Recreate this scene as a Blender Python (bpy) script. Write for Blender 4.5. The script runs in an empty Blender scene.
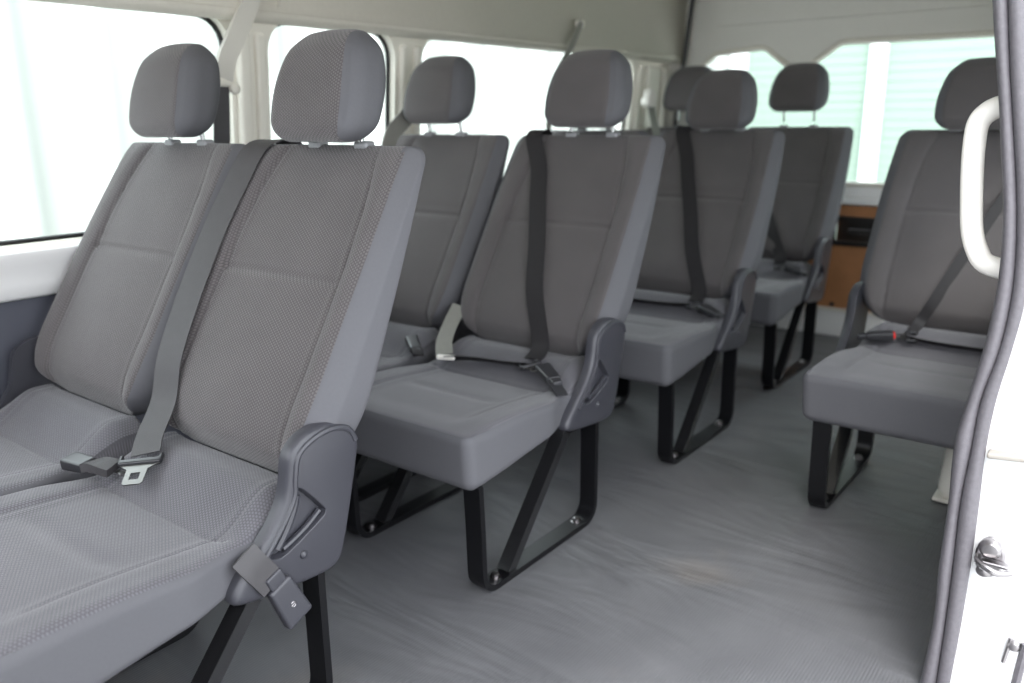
import bpy, bmesh, math
from mathutils import Vector, Matrix
PI = math.pi
scene = bpy.context.scene
COL = scene.collection

# ---------------------------------------------------------------- utils
def interp(x, xs, ys):
    if x <= xs[0]: return ys[0]
    for i in range(1, len(xs)):
        if x <= xs[i]:
            t = (x-xs[i-1])/(xs[i]-xs[i-1]); return ys[i-1]+t*(ys[i]-ys[i-1])
    return ys[-1]
def sinterp(x, xs, ys):
    """smooth (Catmull-Rom like, monotone enough) interpolation"""
    if x <= xs[0]: return ys[0]
    if x >= xs[-1]: return ys[-1]
    n = len(xs)
    def m(i):
        if i == 0: return (ys[1]-ys[0])/(xs[1]-xs[0])
        if i == n-1: return (ys[-1]-ys[-2])/(xs[-1]-xs[-2])
        return (ys[i+1]-ys[i-1])/(xs[i+1]-xs[i-1])
    for i in range(1, n):
        if x <= xs[i]:
            h = xs[i]-xs[i-1]; t = (x-xs[i-1])/h
            return ((2*t**3-3*t*t+1)*ys[i-1] + (t**3-2*t*t+t)*h*m(i-1)
                    + (-2*t**3+3*t*t)*ys[i] + (t**3-t*t)*h*m(i))
def G(x, c, s): return math.exp(-((x-c)/s)**2)
def sstep(a, b, x):
    t = min(1, max(0, (x-a)/(b-a))); return t*t*(3-2*t)
def spline(pts, n=6, closed=False):
    P = [Vector(p) for p in pts]; out = []; N = len(P)
    rng = range(N) if closed else range(N-1)
    for i in rng:
        if closed:
            a, b, c, d = P[(i-1) % N], P[i], P[(i+1) % N], P[(i+2) % N]
        else:
            a, b, c, d = P[max(i-1, 0)], P[i], P[i+1], P[min(i+2, N-1)]
        for k in range(n):
            t = k/n
            out.append(0.5*((2*b)+(c-a)*t+(2*a-5*b+4*c-d)*t*t+(3*b-a-3*c+d)*t**3))
    if not closed: out.append(P[-1])
    return out

def finish(name, bm, mats, parent=None, smooth=True, angle=40, recalc=True):
    if recalc: bmesh.ops.recalc_face_normals(bm, faces=bm.faces)
    me = bpy.data.meshes.new(name); bm.to_mesh(me); bm.free()
    if not isinstance(mats, (list, tuple)): mats = [mats]
    for m in mats: me.materials.append(m)
    if smooth:
        me.polygons.foreach_set('use_smooth', [True]*len(me.polygons))
        try: me.set_sharp_from_angle(angle=math.radians(angle))
        except Exception: pass
    o = bpy.data.objects.new(name, me); COL.objects.link(o)
    if parent: o.parent = parent
    return o
def thing(name, label, cat, loc=(0, 0, 0), group=None):
    o = bpy.data.objects.new(name, None); o.empty_display_size = .1; COL.objects.link(o); o.location = loc
    return tag(o, label, cat, group)
def tag(o, label=None, cat=None, group=None, kind=None):
    if label: o['label'] = label
    if cat: o['category'] = cat
    if group: o['group'] = group
    if kind: o['kind'] = kind
    return o
def struct(o): o['kind'] = 'structure'; return o

def axis_samples(h, r, n):
    k = 5; inner = h-r
    a = [-h + r*(1-math.cos(i/k*PI/2)) for i in range(k)]
    # use angle-projected samples in the rounded border
    a = [-inner - r*math.tan(PI/4*(1-i/k)) for i in range(k)]
    mid = [-inner+2*inner*i/n for i in range(n+1)]
    return a + mid + [-x for x in reversed(a)]
def rounded_box(bm, hx, hy, hz, r, n=(8, 8, 8), fn=None, mat=None):
    """box with rounded edges centred at 0; fn(Vector)->Vector deforms it; mat(Vector p, Vector n)->index"""
    X = axis_samples(hx, min(r, hx*.999), n[0]); Y = axis_samples(hy, min(r, hy*.999), n[1]); Z = axis_samples(hz, min(r, hz*.999), n[2])
    H = Vector((hx, hy, hz)); rr = min(r, hx*.999, hy*.999, hz*.999)
    vm = {}
    def V(i, j, k):
        key = (i, j, k)
        if key in vm: return vm[key]
        p = Vector((X[i], Y[j], Z[k]))
        q = Vector([max(-(H[c]-rr), min(H[c]-rr, p[c])) for c in range(3)])
        d = p-q
        if d.length > 1e-9: p = q+d.normalized()*rr
        v = bm.verts.new(fn(p) if fn else p); vm[key] = v; src[v] = p
        return v
    src = {}
    nx, ny, nz = len(X)-1, len(Y)-1, len(Z)-1
    def quad(a, b, c, d):
        f = bm.faces.new((a, b, c, d))
        if mat:
            m = (src[a]+src[c])/2; f.material_index = mat(m)
    for i in range(nx):
        for j in range(ny):
            quad(V(i, j, 0), V(i, j+1, 0), V(i+1, j+1, 0), V(i+1, j, 0))
            quad(V(i, j, nz), V(i+1, j, nz), V(i+1, j+1, nz), V(i, j+1, nz))
    for i in range(nx):
        for k in range(nz):
            quad(V(i, 0, k), V(i+1, 0, k), V(i+1, 0, k+1), V(i, 0, k+1))
            quad(V(i, ny, k), V(i, ny, k+1), V(i+1, ny, k+1), V(i+1, ny, k))
    for j in range(ny):
        for k in range(nz):
            quad(V(0, j, k), V(0, j, k+1), V(0, j+1, k+1), V(0, j+1, k))
            quad(V(nx, j, k), V(nx, j+1, k), V(nx, j+1, k+1), V(nx, j, k+1))
def rbox(bm, c, size, r=.004, rot=None, n=(2, 2, 2), fn=None):
    M = rot if rot else Matrix.Identity(3); c = Vector(c)
    rounded_box(bm, size[0]/2, size[1]/2, size[2]/2, r, n, fn=lambda p: c+M@(fn(p) if fn else p))
def tube(bm, pts, r, seg=10, closed=False, caps=True, sx=1.0, up=None):
    """swept tube; r number or list; sx squashes along the 'up' side vector"""
    P = [Vector(p) for p in pts]; N = len(P); rings = []
    prev = None
    for i, p in enumerate(P):
        if closed: t = (P[(i+1) % N]-P[i-1]).normalized()
        else: t = (P[min(i+1, N-1)]-P[max(i-1, 0)]).normalized()
        if up is not None: a = t.cross(Vector(up))
        elif prev is None:
            a = t.cross(Vector((0, 0, 1)));
            if a.length < .1: a = t.cross(Vector((1, 0, 0)))
        else: a = prev - t*prev.dot(t)
        a.normalize(); prev = a; b = t.cross(a)
        rad = r[i] if isinstance(r, (list, tuple)) else r
        rings.append([bm.verts.new(p+a*rad*math.cos(2*PI*k/seg)+b*rad*sx*math.sin(2*PI*k/seg)) for k in range(seg)])
    for i in range(N if closed else N-1):
        A, B = rings[i], rings[(i+1) % N]
        for k in range(seg): bm.faces.new((A[k], A[(k+1) % seg], B[(k+1) % seg], B[k]))
    if caps and not closed:
        bm.faces.new(rings[0]); bm.faces.new(list(reversed(rings[-1])))
def strap(bm, pts, wdirs, w, th):
    """flat band: pts centre line, wdirs width direction (one or list), rectangular section"""
    P = [Vector(p) for p in pts]; N = len(P); rings = []
    for i, p in enumerate(P):
        t = (P[min(i+1, N-1)]-P[max(i-1, 0)]).normalized()
        wd = Vector(wdirs[i] if isinstance(wdirs, list) else wdirs); wd = (wd-t*wd.dot(t)).normalized()
        nn = t.cross(wd); ww = w[i] if isinstance(w, list) else w
        rings.append([bm.verts.new(p+wd*a*ww/2+nn*b*th/2) for a, b in ((-1, -1), (-.96, -1), (.96, -1), (1, -1), (1, 1), (.96, 1), (-.96, 1), (-1, 1))])
    for i in range(N-1):
        for k in range(8): bm.faces.new((rings[i][k], rings[i][(k+1) % 8], rings[i+1][(k+1) % 8], rings[i+1][k]))
    bm.faces.new(rings[0]); bm.faces.new(list(reversed(rings[-1])))
def lathe(bm, prof, M=None, seg=20):
    """prof: (r,z) list around Z then matrix M"""
    M = M or Matrix.Identity(4); rings = []
    for r, z in prof:
        if r < 1e-6: rings.append([bm.verts.new(M@Vector((0, 0, z)))])
        else: rings.append([bm.verts.new(M@Vector((r*math.cos(2*PI*k/seg), r*math.sin(2*PI*k/seg), z))) for k in range(seg)])
    for A, B in zip(rings, rings[1:]):
        for k in range(seg):
            k2 = (k+1) % seg
            vs = [A[k % len(A)], A[k2 % len(A)], B[k2 % len(B)], B[k % len(B)]]
            u = []
            for v in vs:
                if v not in u: u.append(v)
            if len(u) > 2: bm.faces.new(u)
def plate(bm, outer, holes, M, th):
    """flat plate with holes: outlines are 2-D lists, M maps (u,v,w)->3-D, w from 0 to th"""
    loops = [outer]+holes; edges = []; allv = []
    for L in loops:
        vs = [bm.verts.new(M(u, v, 0)) for u, v in L]; allv.append(vs)
        for i in range(len(vs)): edges.append(bm.edges.new((vs[i], vs[(i+1) % len(vs)])))
    res = bmesh.ops.triangle_fill(bm, use_beauty=True, use_dissolve=False, edges=edges)
    faces = [g for g in res['geom'] if isinstance(g, bmesh.types.BMFace)]
    back = {}
    for vs, L in zip(allv, loops):
        for v, (u, w) in zip(vs, L): back[v] = bm.verts.new(M(u, w, th))
    for f in faces: bm.faces.new([back[v] for v in reversed(f.verts)])
    for vs in allv:
        for i in range(len(vs)):
            a, b = vs[i], vs[(i+1) % len(vs)]
            bm.faces.new((a, b, back[b], back[a]))
def rrect(x0, x1, y0, y1, r, n=6):
    out = []
    for cx, cy, a0 in ((x1-r, y1-r, 0), (x0+r, y1-r, 90), (x0+r, y0+r, 180), (x1-r, y0+r, 270)):
        for i in range(n+1):
            a = math.radians(a0+90*i/n); out.append((cx+r*math.cos(a), cy+r*math.sin(a)))
    return out

# ---------------------------------------------------------------- materials
def new_mat(name):
    m = bpy.data.materials.new(name); m.use_nodes = True
    nt = m.node_tree; return m, nt, nt.nodes['Principled BSDF']
def srgb(r, g, b):
    f = lambda c: (c/255/12.92) if c/255 <= .04045 else ((c/255+.055)/1.055)**2.4
    return (f(r), f(g), f(b), 1)
def simple(name, col, rough=.5, metal=0, noise=0, nscale=20, bump=0, bscale=200, spec=None, coat=0):
    m, nt, b = new_mat(name); b.inputs['Base Color'].default_value = col
    b.inputs['Roughness'].default_value = rough; b.inputs['Metallic'].default_value = metal
    if spec is not None: b.inputs['Specular IOR Level'].default_value = spec
    if coat: b.inputs['Coat Weight'].default_value = coat
    tc = nt.nodes.new('ShaderNodeTexCoord')
    if noise:
        n = nt.nodes.new('ShaderNodeTexNoise'); n.inputs['Scale'].default_value = nscale; n.inputs['Detail'].default_value = 4
        nt.links.new(tc.outputs['Object'], n.inputs['Vector'])
        mx = nt.nodes.new('ShaderNodeMix'); mx.data_type = 'RGBA'
        mx.inputs['A'].default_value = tuple(c*(1-noise) for c in col[:3])+(1,)
        mx.inputs['B'].default_value = tuple(min(1, c*(1+noise)) for c in col[:3])+(1,)
        nt.links.new(n.outputs['Fac'], mx.inputs['Factor']); nt.links.new(mx.outputs['Result'], b.inputs['Base Color'])
    if bump:
        n = nt.nodes.new('ShaderNodeTexNoise'); n.inputs['Scale'].default_value = bscale; n.inputs['Detail'].default_value = 3
        nt.links.new(tc.outputs['Object'], n.inputs['Vector'])
        bp = nt.nodes.new('ShaderNodeBump'); bp.inputs['Strength'].default_value = bump; bp.inputs['Distance'].default_value = .002
        nt.links.new(n.outputs['Fac'], bp.inputs['Height']); nt.links.new(bp.outputs['Normal'], b.inputs['Normal'])
    return m
def knit(name, col, pitch, contrast, bumpd, axes='XZ', sheen=.25):
    """woven honeycomb upholstery: small light dots in a hexagonal grid with darker gaps between"""
    m, nt, b = new_mat(name); L = nt.links.new
    tc = nt.nodes.new('ShaderNodeTexCoord'); sp = nt.nodes.new('ShaderNodeSeparateXYZ'); L(tc.outputs['Object'], sp.inputs['Vector'])
    u, v = sp.outputs[axes[0]], sp.outputs[axes[1]]
    def mth(op, a, b_=None):
        n_ = nt.nodes.new('ShaderNodeMath'); n_.operation = op
        for k, q in enumerate((a, b_)):
            if q is None: continue
            if isinstance(q, (int, float)): n_.inputs[k].default_value = q
            else: L(q, n_.inputs[k])
        return n_.outputs[0]
    k = 2*PI/(pitch*.866); tot = None
    for a in (0, 60, 120):
        t = mth('ADD', mth('MULTIPLY', u, k*math.cos(math.radians(a))), mth('MULTIPLY', v, k*math.sin(math.radians(a))))
        c = mth('COSINE', t); tot = c if tot is None else mth('ADD', tot, c)
    r = nt.nodes.new('ShaderNodeMapRange'); r.interpolation_type = 'SMOOTHSTEP'; r.inputs['From Min'].default_value = -1.5; r.inputs['From Max'].default_value = 1.6
    L(tot, r.inputs['Value'])
    n = nt.nodes.new('ShaderNodeTexNoise'); n.inputs['Scale'].default_value = 9; L(tc.outputs['Object'], n.inputs['Vector'])
    mx = nt.nodes.new('ShaderNodeMix'); mx.data_type = 'RGBA'
    mx.inputs['A'].default_value = tuple(c*(1-contrast) for c in col[:3])+(1,)
    mx.inputs['B'].default_value = tuple(c*(1+contrast) for c in col[:3])+(1,)
    L(r.outputs['Result'], mx.inputs['Factor'])
    mx2 = nt.nodes.new('ShaderNodeMix'); mx2.data_type = 'RGBA'; mx2.blend_type = 'MULTIPLY'; mx2.inputs['Factor'].default_value = .25
    L(mx.outputs['Result'], mx2.inputs['A']); L(n.outputs['Fac'], mx2.inputs['B'])
    L(mx2.outputs['Result'], b.inputs['Base Color'])
    bp = nt.nodes.new('ShaderNodeBump'); bp.inputs['Strength'].default_value = .6; bp.inputs['Distance'].default_value = bumpd
    L(r.outputs['Result'], bp.inputs['Height']); L(bp.outputs['Normal'], b.inputs['Normal'])
    b.inputs['Roughness'].default_value = .9; b.inputs['Specular IOR Level'].default_value = .2
    b.inputs['Sheen Weight'].default_value = sheen; b.inputs['Sheen Roughness'].default_value = .5
    return m
M = {}
M['fabric'] = knit('woven_grey_fabric', (.112, .101, .103, 1), .0056, .28, .0010)
M['cushion_fabric'] = knit('woven_cushion_fabric', (.124, .120, .134, 1), .0056, .24, .0009, 'XY')  # lighter and bluer than the backs: brighter light on the cushions put into the colour
M['side'] = simple('smooth_side_cloth', (.106, .105, .115, 1), .8, noise=.05, nscale=200, bump=.1, bscale=600, spec=.3)
M['webbing'] = simple('sheen_belt_webbing', (.048, .045, .048, 1), .5, noise=.12, nscale=60, bump=.25, bscale=700)  # sheen on the nearest belt is put in as a lighter grey
M['dark_webbing'] = simple('dark_belt_webbing', (.022, .020, .022, 1), .6, noise=.15, nscale=60, spec=.25)  # same webbing without the painted sheen
M['light_webbing'] = simple('pale_belt_webbing', (.20, .195, .175, 1), .7, noise=.08, nscale=60)
M['plastic'] = simple('dark_grey_plastic', (.043, .043, .052, 1), .36, bump=.15, bscale=900, noise=.05)
M['lever'] = simple('lever_plastic', (.040, .040, .049, 1), .3)
M['buckle'] = simple('buckle_plastic', (.028, .028, .032, 1), .3)
M['red'] = simple('red_release_button', (.8, .03, .02, 1), .4)
M['chrome'] = simple('chromed_metal', (.33, .315, .32, 1), .3, 1)
M['steel'] = simple('black_painted_steel', (.005, .005, .006, 1), .32, spec=.3, noise=.2, nscale=40)
M['plate'] = simple('brushed_tongue_metal', (.20, .195, .19, 1), .35, 1)
M['gloss_steel'] = simple('glossy_black_steel', (.010, .010, .011, 1), .18, coat=.5)
M['seam_shade'] = simple('shadow_beige_seam', (.30, .28, .25, 1), .6)
M['sleeve'] = simple('beige_sleeve_plastic', (.52, .50, .45, 1), .5)
M['post'] = simple('headrest_post_steel', (.55, .55, .55, 1), .25, 1)
M['guide'] = simple('headrest_guide_plastic', (.25, .25, .26, 1), .35)
M['rear_lining'] = simple('grey_ivory_lining', (.68, .665, .62, 1), .8, noise=.03, nscale=60, bump=.2, bscale=500)
M['trim'] = simple('ivory_plastic_trim', (.74, .71, .635, 1), .5, noise=.03, nscale=6, bump=.08, bscale=400)
M['sill'] = simple('white_lower_trim', (.80, .79, .78, 1), .5, noise=.02, nscale=6)
M['headliner'] = simple('beige_headliner', (.56, .53, .465, 1), .9, noise=.05, nscale=90, bump=.3, bscale=500)
M['darkpanel'] = simple('blue_grey_side_panel', (.075, .078, .10, 1), .6, noise=.06, nscale=30, bump=.2, bscale=600)
M['white'] = simple('white_body_paint', (.82, .82, .82, 1), .25, coat=.5)
M['rubber'] = simple('grey_rubber_seal', (.098, .092, .102, 1), .5, noise=.25, nscale=120, bump=.4, bscale=300)
M['black'] = simple('black_gasket', (.01, .01, .01, 1), .4)
M['wood'] = simple('brown_hardboard', (.36, .16, .065, 1), .65, noise=.15, nscale=25)
M['handle'] = simple('ivory_grip_plastic', (.78, .75, .70, 1), .4)
M['asphalt'] = simple('pale_concrete', (.42, .42, .41, 1), .9, noise=.15, nscale=3, bump=.3, bscale=60)

def glass(name, tint):
    m = bpy.data.materials.new(name); m.use_nodes = True; nt = m.node_tree; nt.nodes.clear()
    o = nt.nodes.new('ShaderNodeOutputMaterial'); t = nt.nodes.new('ShaderNodeBsdfTransparent'); t.inputs['Color'].default_value = tint
    g = nt.nodes.new('ShaderNodeBsdfGlossy'); g.inputs['Roughness'].default_value = .02
    f0 = nt.nodes.new('ShaderNodeLayerWeight'); f0.inputs['Blend'].default_value = .12
    f = nt.nodes.new('ShaderNodeMath'); f.operation = 'MULTIPLY'; f.inputs[1].default_value = .5; nt.links.new(f0.outputs['Fresnel'], f.inputs[0])
    mx = nt.nodes.new('ShaderNodeMixShader'); nt.links.new(f.outputs[0], mx.inputs['Fac'])
    nt.links.new(t.outputs['BSDF'], mx.inputs[1]); nt.links.new(g.outputs['BSDF'], mx.inputs[2]); nt.links.new(mx.outputs['Shader'], o.inputs['Surface'])
    return m
M['glass'] = glass('window_glass', (.93, .97, .95, 1))

def floor_mat():
    m, nt, b = new_mat('grey_vinyl_floor'); L = nt.links.new
    tc = nt.nodes.new('ShaderNodeTexCoord')
    mp = nt.nodes.new('ShaderNodeMapping'); mp.inputs['Rotation'].default_value = (0, 0, .5); mp.inputs['Scale'].default_value = (1, 3, 1)
    L(tc.outputs['Object'], mp.inputs['Vector'])
    n = nt.nodes.new('ShaderNodeTexNoise'); n.inputs['Scale'].default_value = 1.6; n.inputs['Detail'].default_value = 3; n.inputs['Distortion'].default_value = .8
    L(mp.outputs['Vector'], n.inputs['Vector'])
    n2 = nt.nodes.new('ShaderNodeTexNoise'); n2.inputs['Scale'].default_value = 7; n2.inputs['Detail'].default_value = 5; L(tc.outputs['Object'], n2.inputs['Vector'])
    w = nt.nodes.new('ShaderNodeTexWave'); w.bands_direction = 'X'; w.inputs['Scale'].default_value = 50; w.inputs['Distortion'].default_value = .3
    L(tc.outputs['Object'], w.inputs['Vector'])
    mx = nt.nodes.new('ShaderNodeMix'); mx.data_type = 'RGBA'; mx.inputs['A'].default_value = (.078, .079, .085, 1); mx.inputs['B'].default_value = (.124, .125, .132, 1)
    L(n2.outputs['Fac'], mx.inputs['Factor'])
    mr = nt.nodes.new('ShaderNodeMapRange'); mr.inputs['From Min'].default_value = .6; mr.inputs['From Max'].default_value = .8; mr.inputs['To Max'].default_value = .35
    n3 = nt.nodes.new('ShaderNodeTexNoise'); n3.inputs['Scale'].default_value = 2.3; n3.inputs['Detail'].default_value = 6
    L(tc.outputs['Object'], n3.inputs['Vector']); L(n3.outputs['Fac'], mr.inputs['Value'])
    mx2 = nt.nodes.new('ShaderNodeMix'); mx2.data_type = 'RGBA'; mx2.inputs['B'].default_value = (.25, .2, .15, 1)
    L(mr.outputs['Result'], mx2.inputs['Factor']); L(mx.outputs['Result'], mx2.inputs['A']); L(mx2.outputs['Result'], b.inputs['Base Color'])
    b1 = nt.nodes.new('ShaderNodeBump'); b1.inputs['Strength'].default_value = .5; b1.inputs['Distance'].default_value = .04; L(n.outputs['Fac'], b1.inputs['Height'])
    b2 = nt.nodes.new('ShaderNodeBump'); b2.inputs['Strength'].default_value = .35; b2.inputs['Distance'].default_value = .001
    L(w.outputs['Fac'], b2.inputs['Height']); L(b1.outputs['Normal'], b2.inputs['Normal']); L(b2.outputs['Normal'], b.inputs['Normal'])
    r = nt.nodes.new('ShaderNodeMapRange'); r.inputs['To Min'].default_value = .38; r.inputs['To Max'].default_value = .6
    L(n2.outputs['Fac'], r.inputs['Value']); L(r.outputs['Result'], b.inputs['Roughness'])
    return m
M['floor'] = floor_mat()
def siding(name, a, bcol, scale, axis):
    m, nt, b = new_mat(name); L = nt.links.new
    tc = nt.nodes.new('ShaderNodeTexCoord'); w = nt.nodes.new('ShaderNodeTexWave'); w.bands_direction = axis
    w.inputs['Scale'].default_value = scale; w.inputs['Distortion'].default_value = .4; w.inputs['Detail'].default_value = 1
    L(tc.outputs['Object'], w.inputs['Vector'])
    mx = nt.nodes.new('ShaderNodeMix'); mx.data_type = 'RGBA'; mx.inputs['A'].default_value = a; mx.inputs['B'].default_value = bcol
    L(w.outputs['Fac'], mx.inputs['Factor']); L(mx.outputs['Result'], b.inputs['Base Color']); b.inputs['Roughness'].default_value = .7
    return m
M['fence'] = siding('white_corrugated_sheet', (.36, .365, .35, 1), (.64, .64, .62, 1), .55, 'Y')
M['green'] = siding('pale_green_weatherboard', (.235, .300, .255, 1), (.25, .32, .27, 1), 4.5, 'Z')

# ---------------------------------------------------------------- setting: body shell
FY0, FY1 = -.70, 3.92
bm = bmesh.new(); rbox(bm, (-1.115, 1.61, -.02), (1.93, 4.64, .04), .003)
struct(finish('floor', bm, M['floor']))

# far side wall (x about -2)
bm = bmesh.new()
rbox(bm, (-2.097, 1.61, .305), (.05, 4.64, .61), .008); struct(finish('wall_far', bm, M['darkpanel']))
bm = bmesh.new()   # moulded slot in the dark panel
rbox(bm, (-2.069, .60, .552), (.012, .26, .018), .005); struct(finish('trim_1', bm, M['darkpanel']))
bm = bmesh.new()   # white belt-line trim with a soft ledge
prof = [(-2.123, 0.606), (-2.055, 0.606), (-2.047, 0.613), (-2.044, 0.643), (-2.034, 0.685), (-2.020, 0.708), (-2.020, 0.718), (-2.034, 0.729), (-2.123, 0.729)]
vs = [[bm.verts.new((x, y, z)) for x, z in prof] for y in (FY0, FY1)]
for i in range(len(prof)):
    j = (i+1) % len(prof); bm.faces.new((vs[0][i], vs[0][j], vs[1][j], vs[1][i]))
bm.faces.new(vs[0]); bm.faces.new(list(reversed(vs[1])))
struct(finish('trim_2', bm, M['sill'], angle=50))
WX = lambda z: -2.05+(z-.727)*.085       # leaning window band
WIN = [(-.50, 1.392, .732, 1.275), (1.513, 2.005, .748, 1.275), (2.128, 3.558, .748, 1.275)]
bm = bmesh.new()
plate(bm, [(FY0, .722), (FY1, .722), (FY1, 1.31), (FY0, 1.31)], [rrect(a, b, c, d, .085) for a, b, c, d in WIN],
      lambda u, v, w: Vector((WX(v)-w, u, v)), .045)
struct(finish('wall_far_upper', bm, M['trim'], angle=30))
for k, (a, b, c, d) in enumerate(WIN):
    R_ = rrect(a, b, c, d, .085)
    bm = bmesh.new(); tube(bm, [(WX(z)-.030, y, z) for y, z in rrect(a+.004, b-.004, c+.004, d-.004, .081)], .007, 8, closed=True)
    fr = struct(finish('window_%d' % (k+1), bm, M['black']))
    bm = bmesh.new(); plate(bm, R_, [], lambda u, v, w: Vector((WX(v)-.034-w, u, v)), .004)
    finish('pane', bm, M['glass'], fr)
# pillar covers between the windows
def pillar(n, y0, y1, ridge):
    bm = bmesh.new()
    for (yc, w, h) in ridge:
        def f(p, yc=yc, w=w, h=h):
            z = .99+p.z; return Vector((WX(z)+p.x+h/2-.006, yc+p.y, z))
        rounded_box(bm, h/2+.006, w/2, .245, .012, (2, 2, 8), fn=f)
    struct(finish('trim_%d' % n, bm, M['trim']))
pillar(3, 0, 0, [(1.425, .040, .022), (1.484, .035, .012)])
pillar(4, 0, 0, [(2.038, .03, .014), (2.100, .03, .02)])
pillar(5, 0, 0, [(3.615, .05, .014), (3.73, .13, .02), (3.84, .06, .03)])

# headliner / roof
half = [(-1.955, 1.246), (-1.915, 1.242), (-1.893, 1.248), (-1.884, 1.262), (-1.886, 1.280), (-1.886, 1.34), (-1.880, 1.45), (-1.862, 1.56), (-1.81, 1.66), (-1.70, 1.73), (-1.50, 1.765), (-1.1, 1.78)]
half = [(1.0153*x-.0357*(z-1), 1+(z-1)*1.051) for x, z in half]
prof = half[:-1]+[half[-1]]+[(-2.22-x, z) for x, z in reversed(half[5:-1])]
prof[-1] = (-.30, 1.36)
bm = bmesh.new(); ny = 2
P = [p for p in spline([(x, 0, z) for x, z in prof], 4)]
rows_ = [[bm.verts.new((p.x, y, p.z)) for p in P] for y in (FY0, 3.92)]
for i in range(len(P)-1): bm.faces.new((rows_[0][i], rows_[0][i+1], rows_[1][i+1], rows_[1][i]))
cl = struct(finish('ceiling', bm, M['headliner'], angle=60))
sd = cl.modifiers.new('thickness', 'SOLIDIFY'); sd.thickness = .03; sd.offset = 1
# visible cross-seam of headliner sections above the first pillar
bm = bmesh.new()
tube(bm, [(-1.923, 1.492, 1.294), (-1.925, 1.503, 1.357), (-1.923, 1.513, 1.473), (-1.909, 1.519, 1.589)], .003, 6)
struct(finish('trim_6', bm, M['headliner']))

# rear wall: lower lining, sill, window band, top
YR = 3.90
bm = bmesh.new(); rbox(bm, (-1.10, YR+.02, .0625), (1.94, .05, .125), .004); struct(finish('wall_rear', bm, M['sill']))
bm = bmesh.new(); rbox(bm, (-1.10, YR+.0, .128), (1.88, .03, .012), .003); struct(finish('trim_7', bm, M['trim']))
bm = bmesh.new()
plate(bm, [(-2.05, .134), (-.2, .134), (-.2, .612), (-2.05, .612)], [rrect(-1.14, -.83, .438, .550, .01)], lambda u, v, w: Vector((u, YR+.0+w, v)), .02)
wood = thing('tailgate_lining_board', 'brown hardboard lining panel on the tailgate under the rear window', 'panel', (0, 0, 0))
finish('board', bm, M['wood'], wood)
bm = bmesh.new()
plate(bm, rrect(-1.155, -.815, .428, .560, .012), [rrect(-1.13, -.84, .448, .542, .01)], lambda u, v, w: Vector((u, YR-.012+w, v)), .014)
rbox(bm, (-.985, YR+.045, .494), (.31, .01, .12), .003)
rbox(bm, (-.985, YR+.0, .495), (.18, .02, .02), .006)
o = finish('storage_pocket', bm, M['black'], wood); o['label'] = 'black recessed pull pocket'
for x in (-1.12, -1.01, -.90):
    bm = bmesh.new(); lathe(bm, [(0, .004), (.010, .003), (.012, 0)], Matrix.Translation((x, YR, .15)) @ Matrix.Rotation(PI/2, 4, 'X'), 12)
    finish('fastener', bm, M['black'], wood)
bm = bmesh.new()
rbox(bm, (-1.10, YR+.01, .628), (1.86, .07, .03), .01); rbox(bm, (-1.10, YR+.02, .668), (1.86, .06, .05), .012)
struct(finish('trim_8', bm, M['sill']))
hole = [(-1.855, .76), (-1.82, .702), (-.38, .702), (-.31, .76), (-.34, 1.26), (-.40, 1.303), (-1.15, 1.309), (-1.182, 1.305), (-1.288, 1.232), (-1.32, 1.205), (-1.38, 1.20),
        (-1.412, 1.222), (-1.51, 1.298), (-1.535, 1.305), (-1.76, 1.29), (-1.825, 1.24)]
bm = bmesh.new()
plate(bm, [(-2.10, .68), (-.14, .68), (-.2, 1.30), (-.26, 1.86), (-2.0, 1.86), (-2.06, 1.30)], [hole], lambda u, v, w: Vector((u, YR+w, v)), .05)
struct(finish('wall_rear_upper', bm, M['rear_lining']))
bm = bmesh.new()       # raised lighter lip round the rear glass
tube(bm, [(x, YR-.002, z) for x, z in hole], .013, 8, closed=True, sx=1)
struct(finish('trim_9', bm, M['trim']))
bm = bmesh.new(); plate(bm, hole, [], lambda u, v, w: Vector((u, YR+.038+w, v)), .004)
fr = struct(finish('window_4', bm, M['glass']))
bm = bmesh.new()       # raised header pad with a thin shadow gap
plate(bm, rrect(-1.79, -.38, 1.410, 1.72, .03), [], lambda u, v, w: Vector((u, YR-.022+w, v)), .022)
struct(finish('trim_10', bm, M['rear_lining'], smooth=False))
bm = bmesh.new()       # black tailgate weatherstrip in the corner
tube(bm, spline([(-1.803, 3.86, 1.699), (-1.850, 3.86, 1.626), (-1.874, 3.86, 1.538), (-1.889, 3.86, 1.427), (-1.905, 3.86, 1.269), (-1.931, 3.86, 1.104), (-1.945, 3.86, 0.842), (-1.960, 3.86, 0.687), (-2.001, 3.86, 0.061)], 4), .011, 8)
struct(finish('trim_11', bm, M['black']))
# near side wall behind the sliding door opening
SL = [(-.205, .001), (-.197, .135), (-.200, .253), (-.199, .367), (-.202, .475), (-.192, .548), (-.185, .600), (-.178, .652), (-.174, .717), (-.173, .745), (-.174, .781), (-.177, .827), (-.182, .873), (-.194, .947), (-.206, 1.02), (-.217, 1.078), (-.232, 1.162), (-.252, 1.28), (-.28, 1.40)]
SM = [(-.178, .014), (-.177, .143), (-.178, .260), (-.180, .372), (-.176, .464), (-.172, .552), (-.157, .638), (-.151, .720), (-.154, .798), (-.163, .874), (-.175, .947), (-.188, 1.02), (-.198, 1.077), (-.211, 1.16), (-.232, 1.28), (-.26, 1.40)]
SR = [(-.158, .023), (-.154, .152), (-.153, .269), (-.154, .380), (-.156, .469), (-.152, .556), (-.141, .641), (-.133, .722), (-.134, .800), (-.142, .875), (-.166, 1.019), (-.189, 1.158), (-.211, 1.28), (-.24, 1.40)]
def at(L, z): return sinterp(z, [p[1] for p in L], [p[0] for p in L])
def near_in(z): return at(SL, min(z, 1.40))+.034
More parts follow.
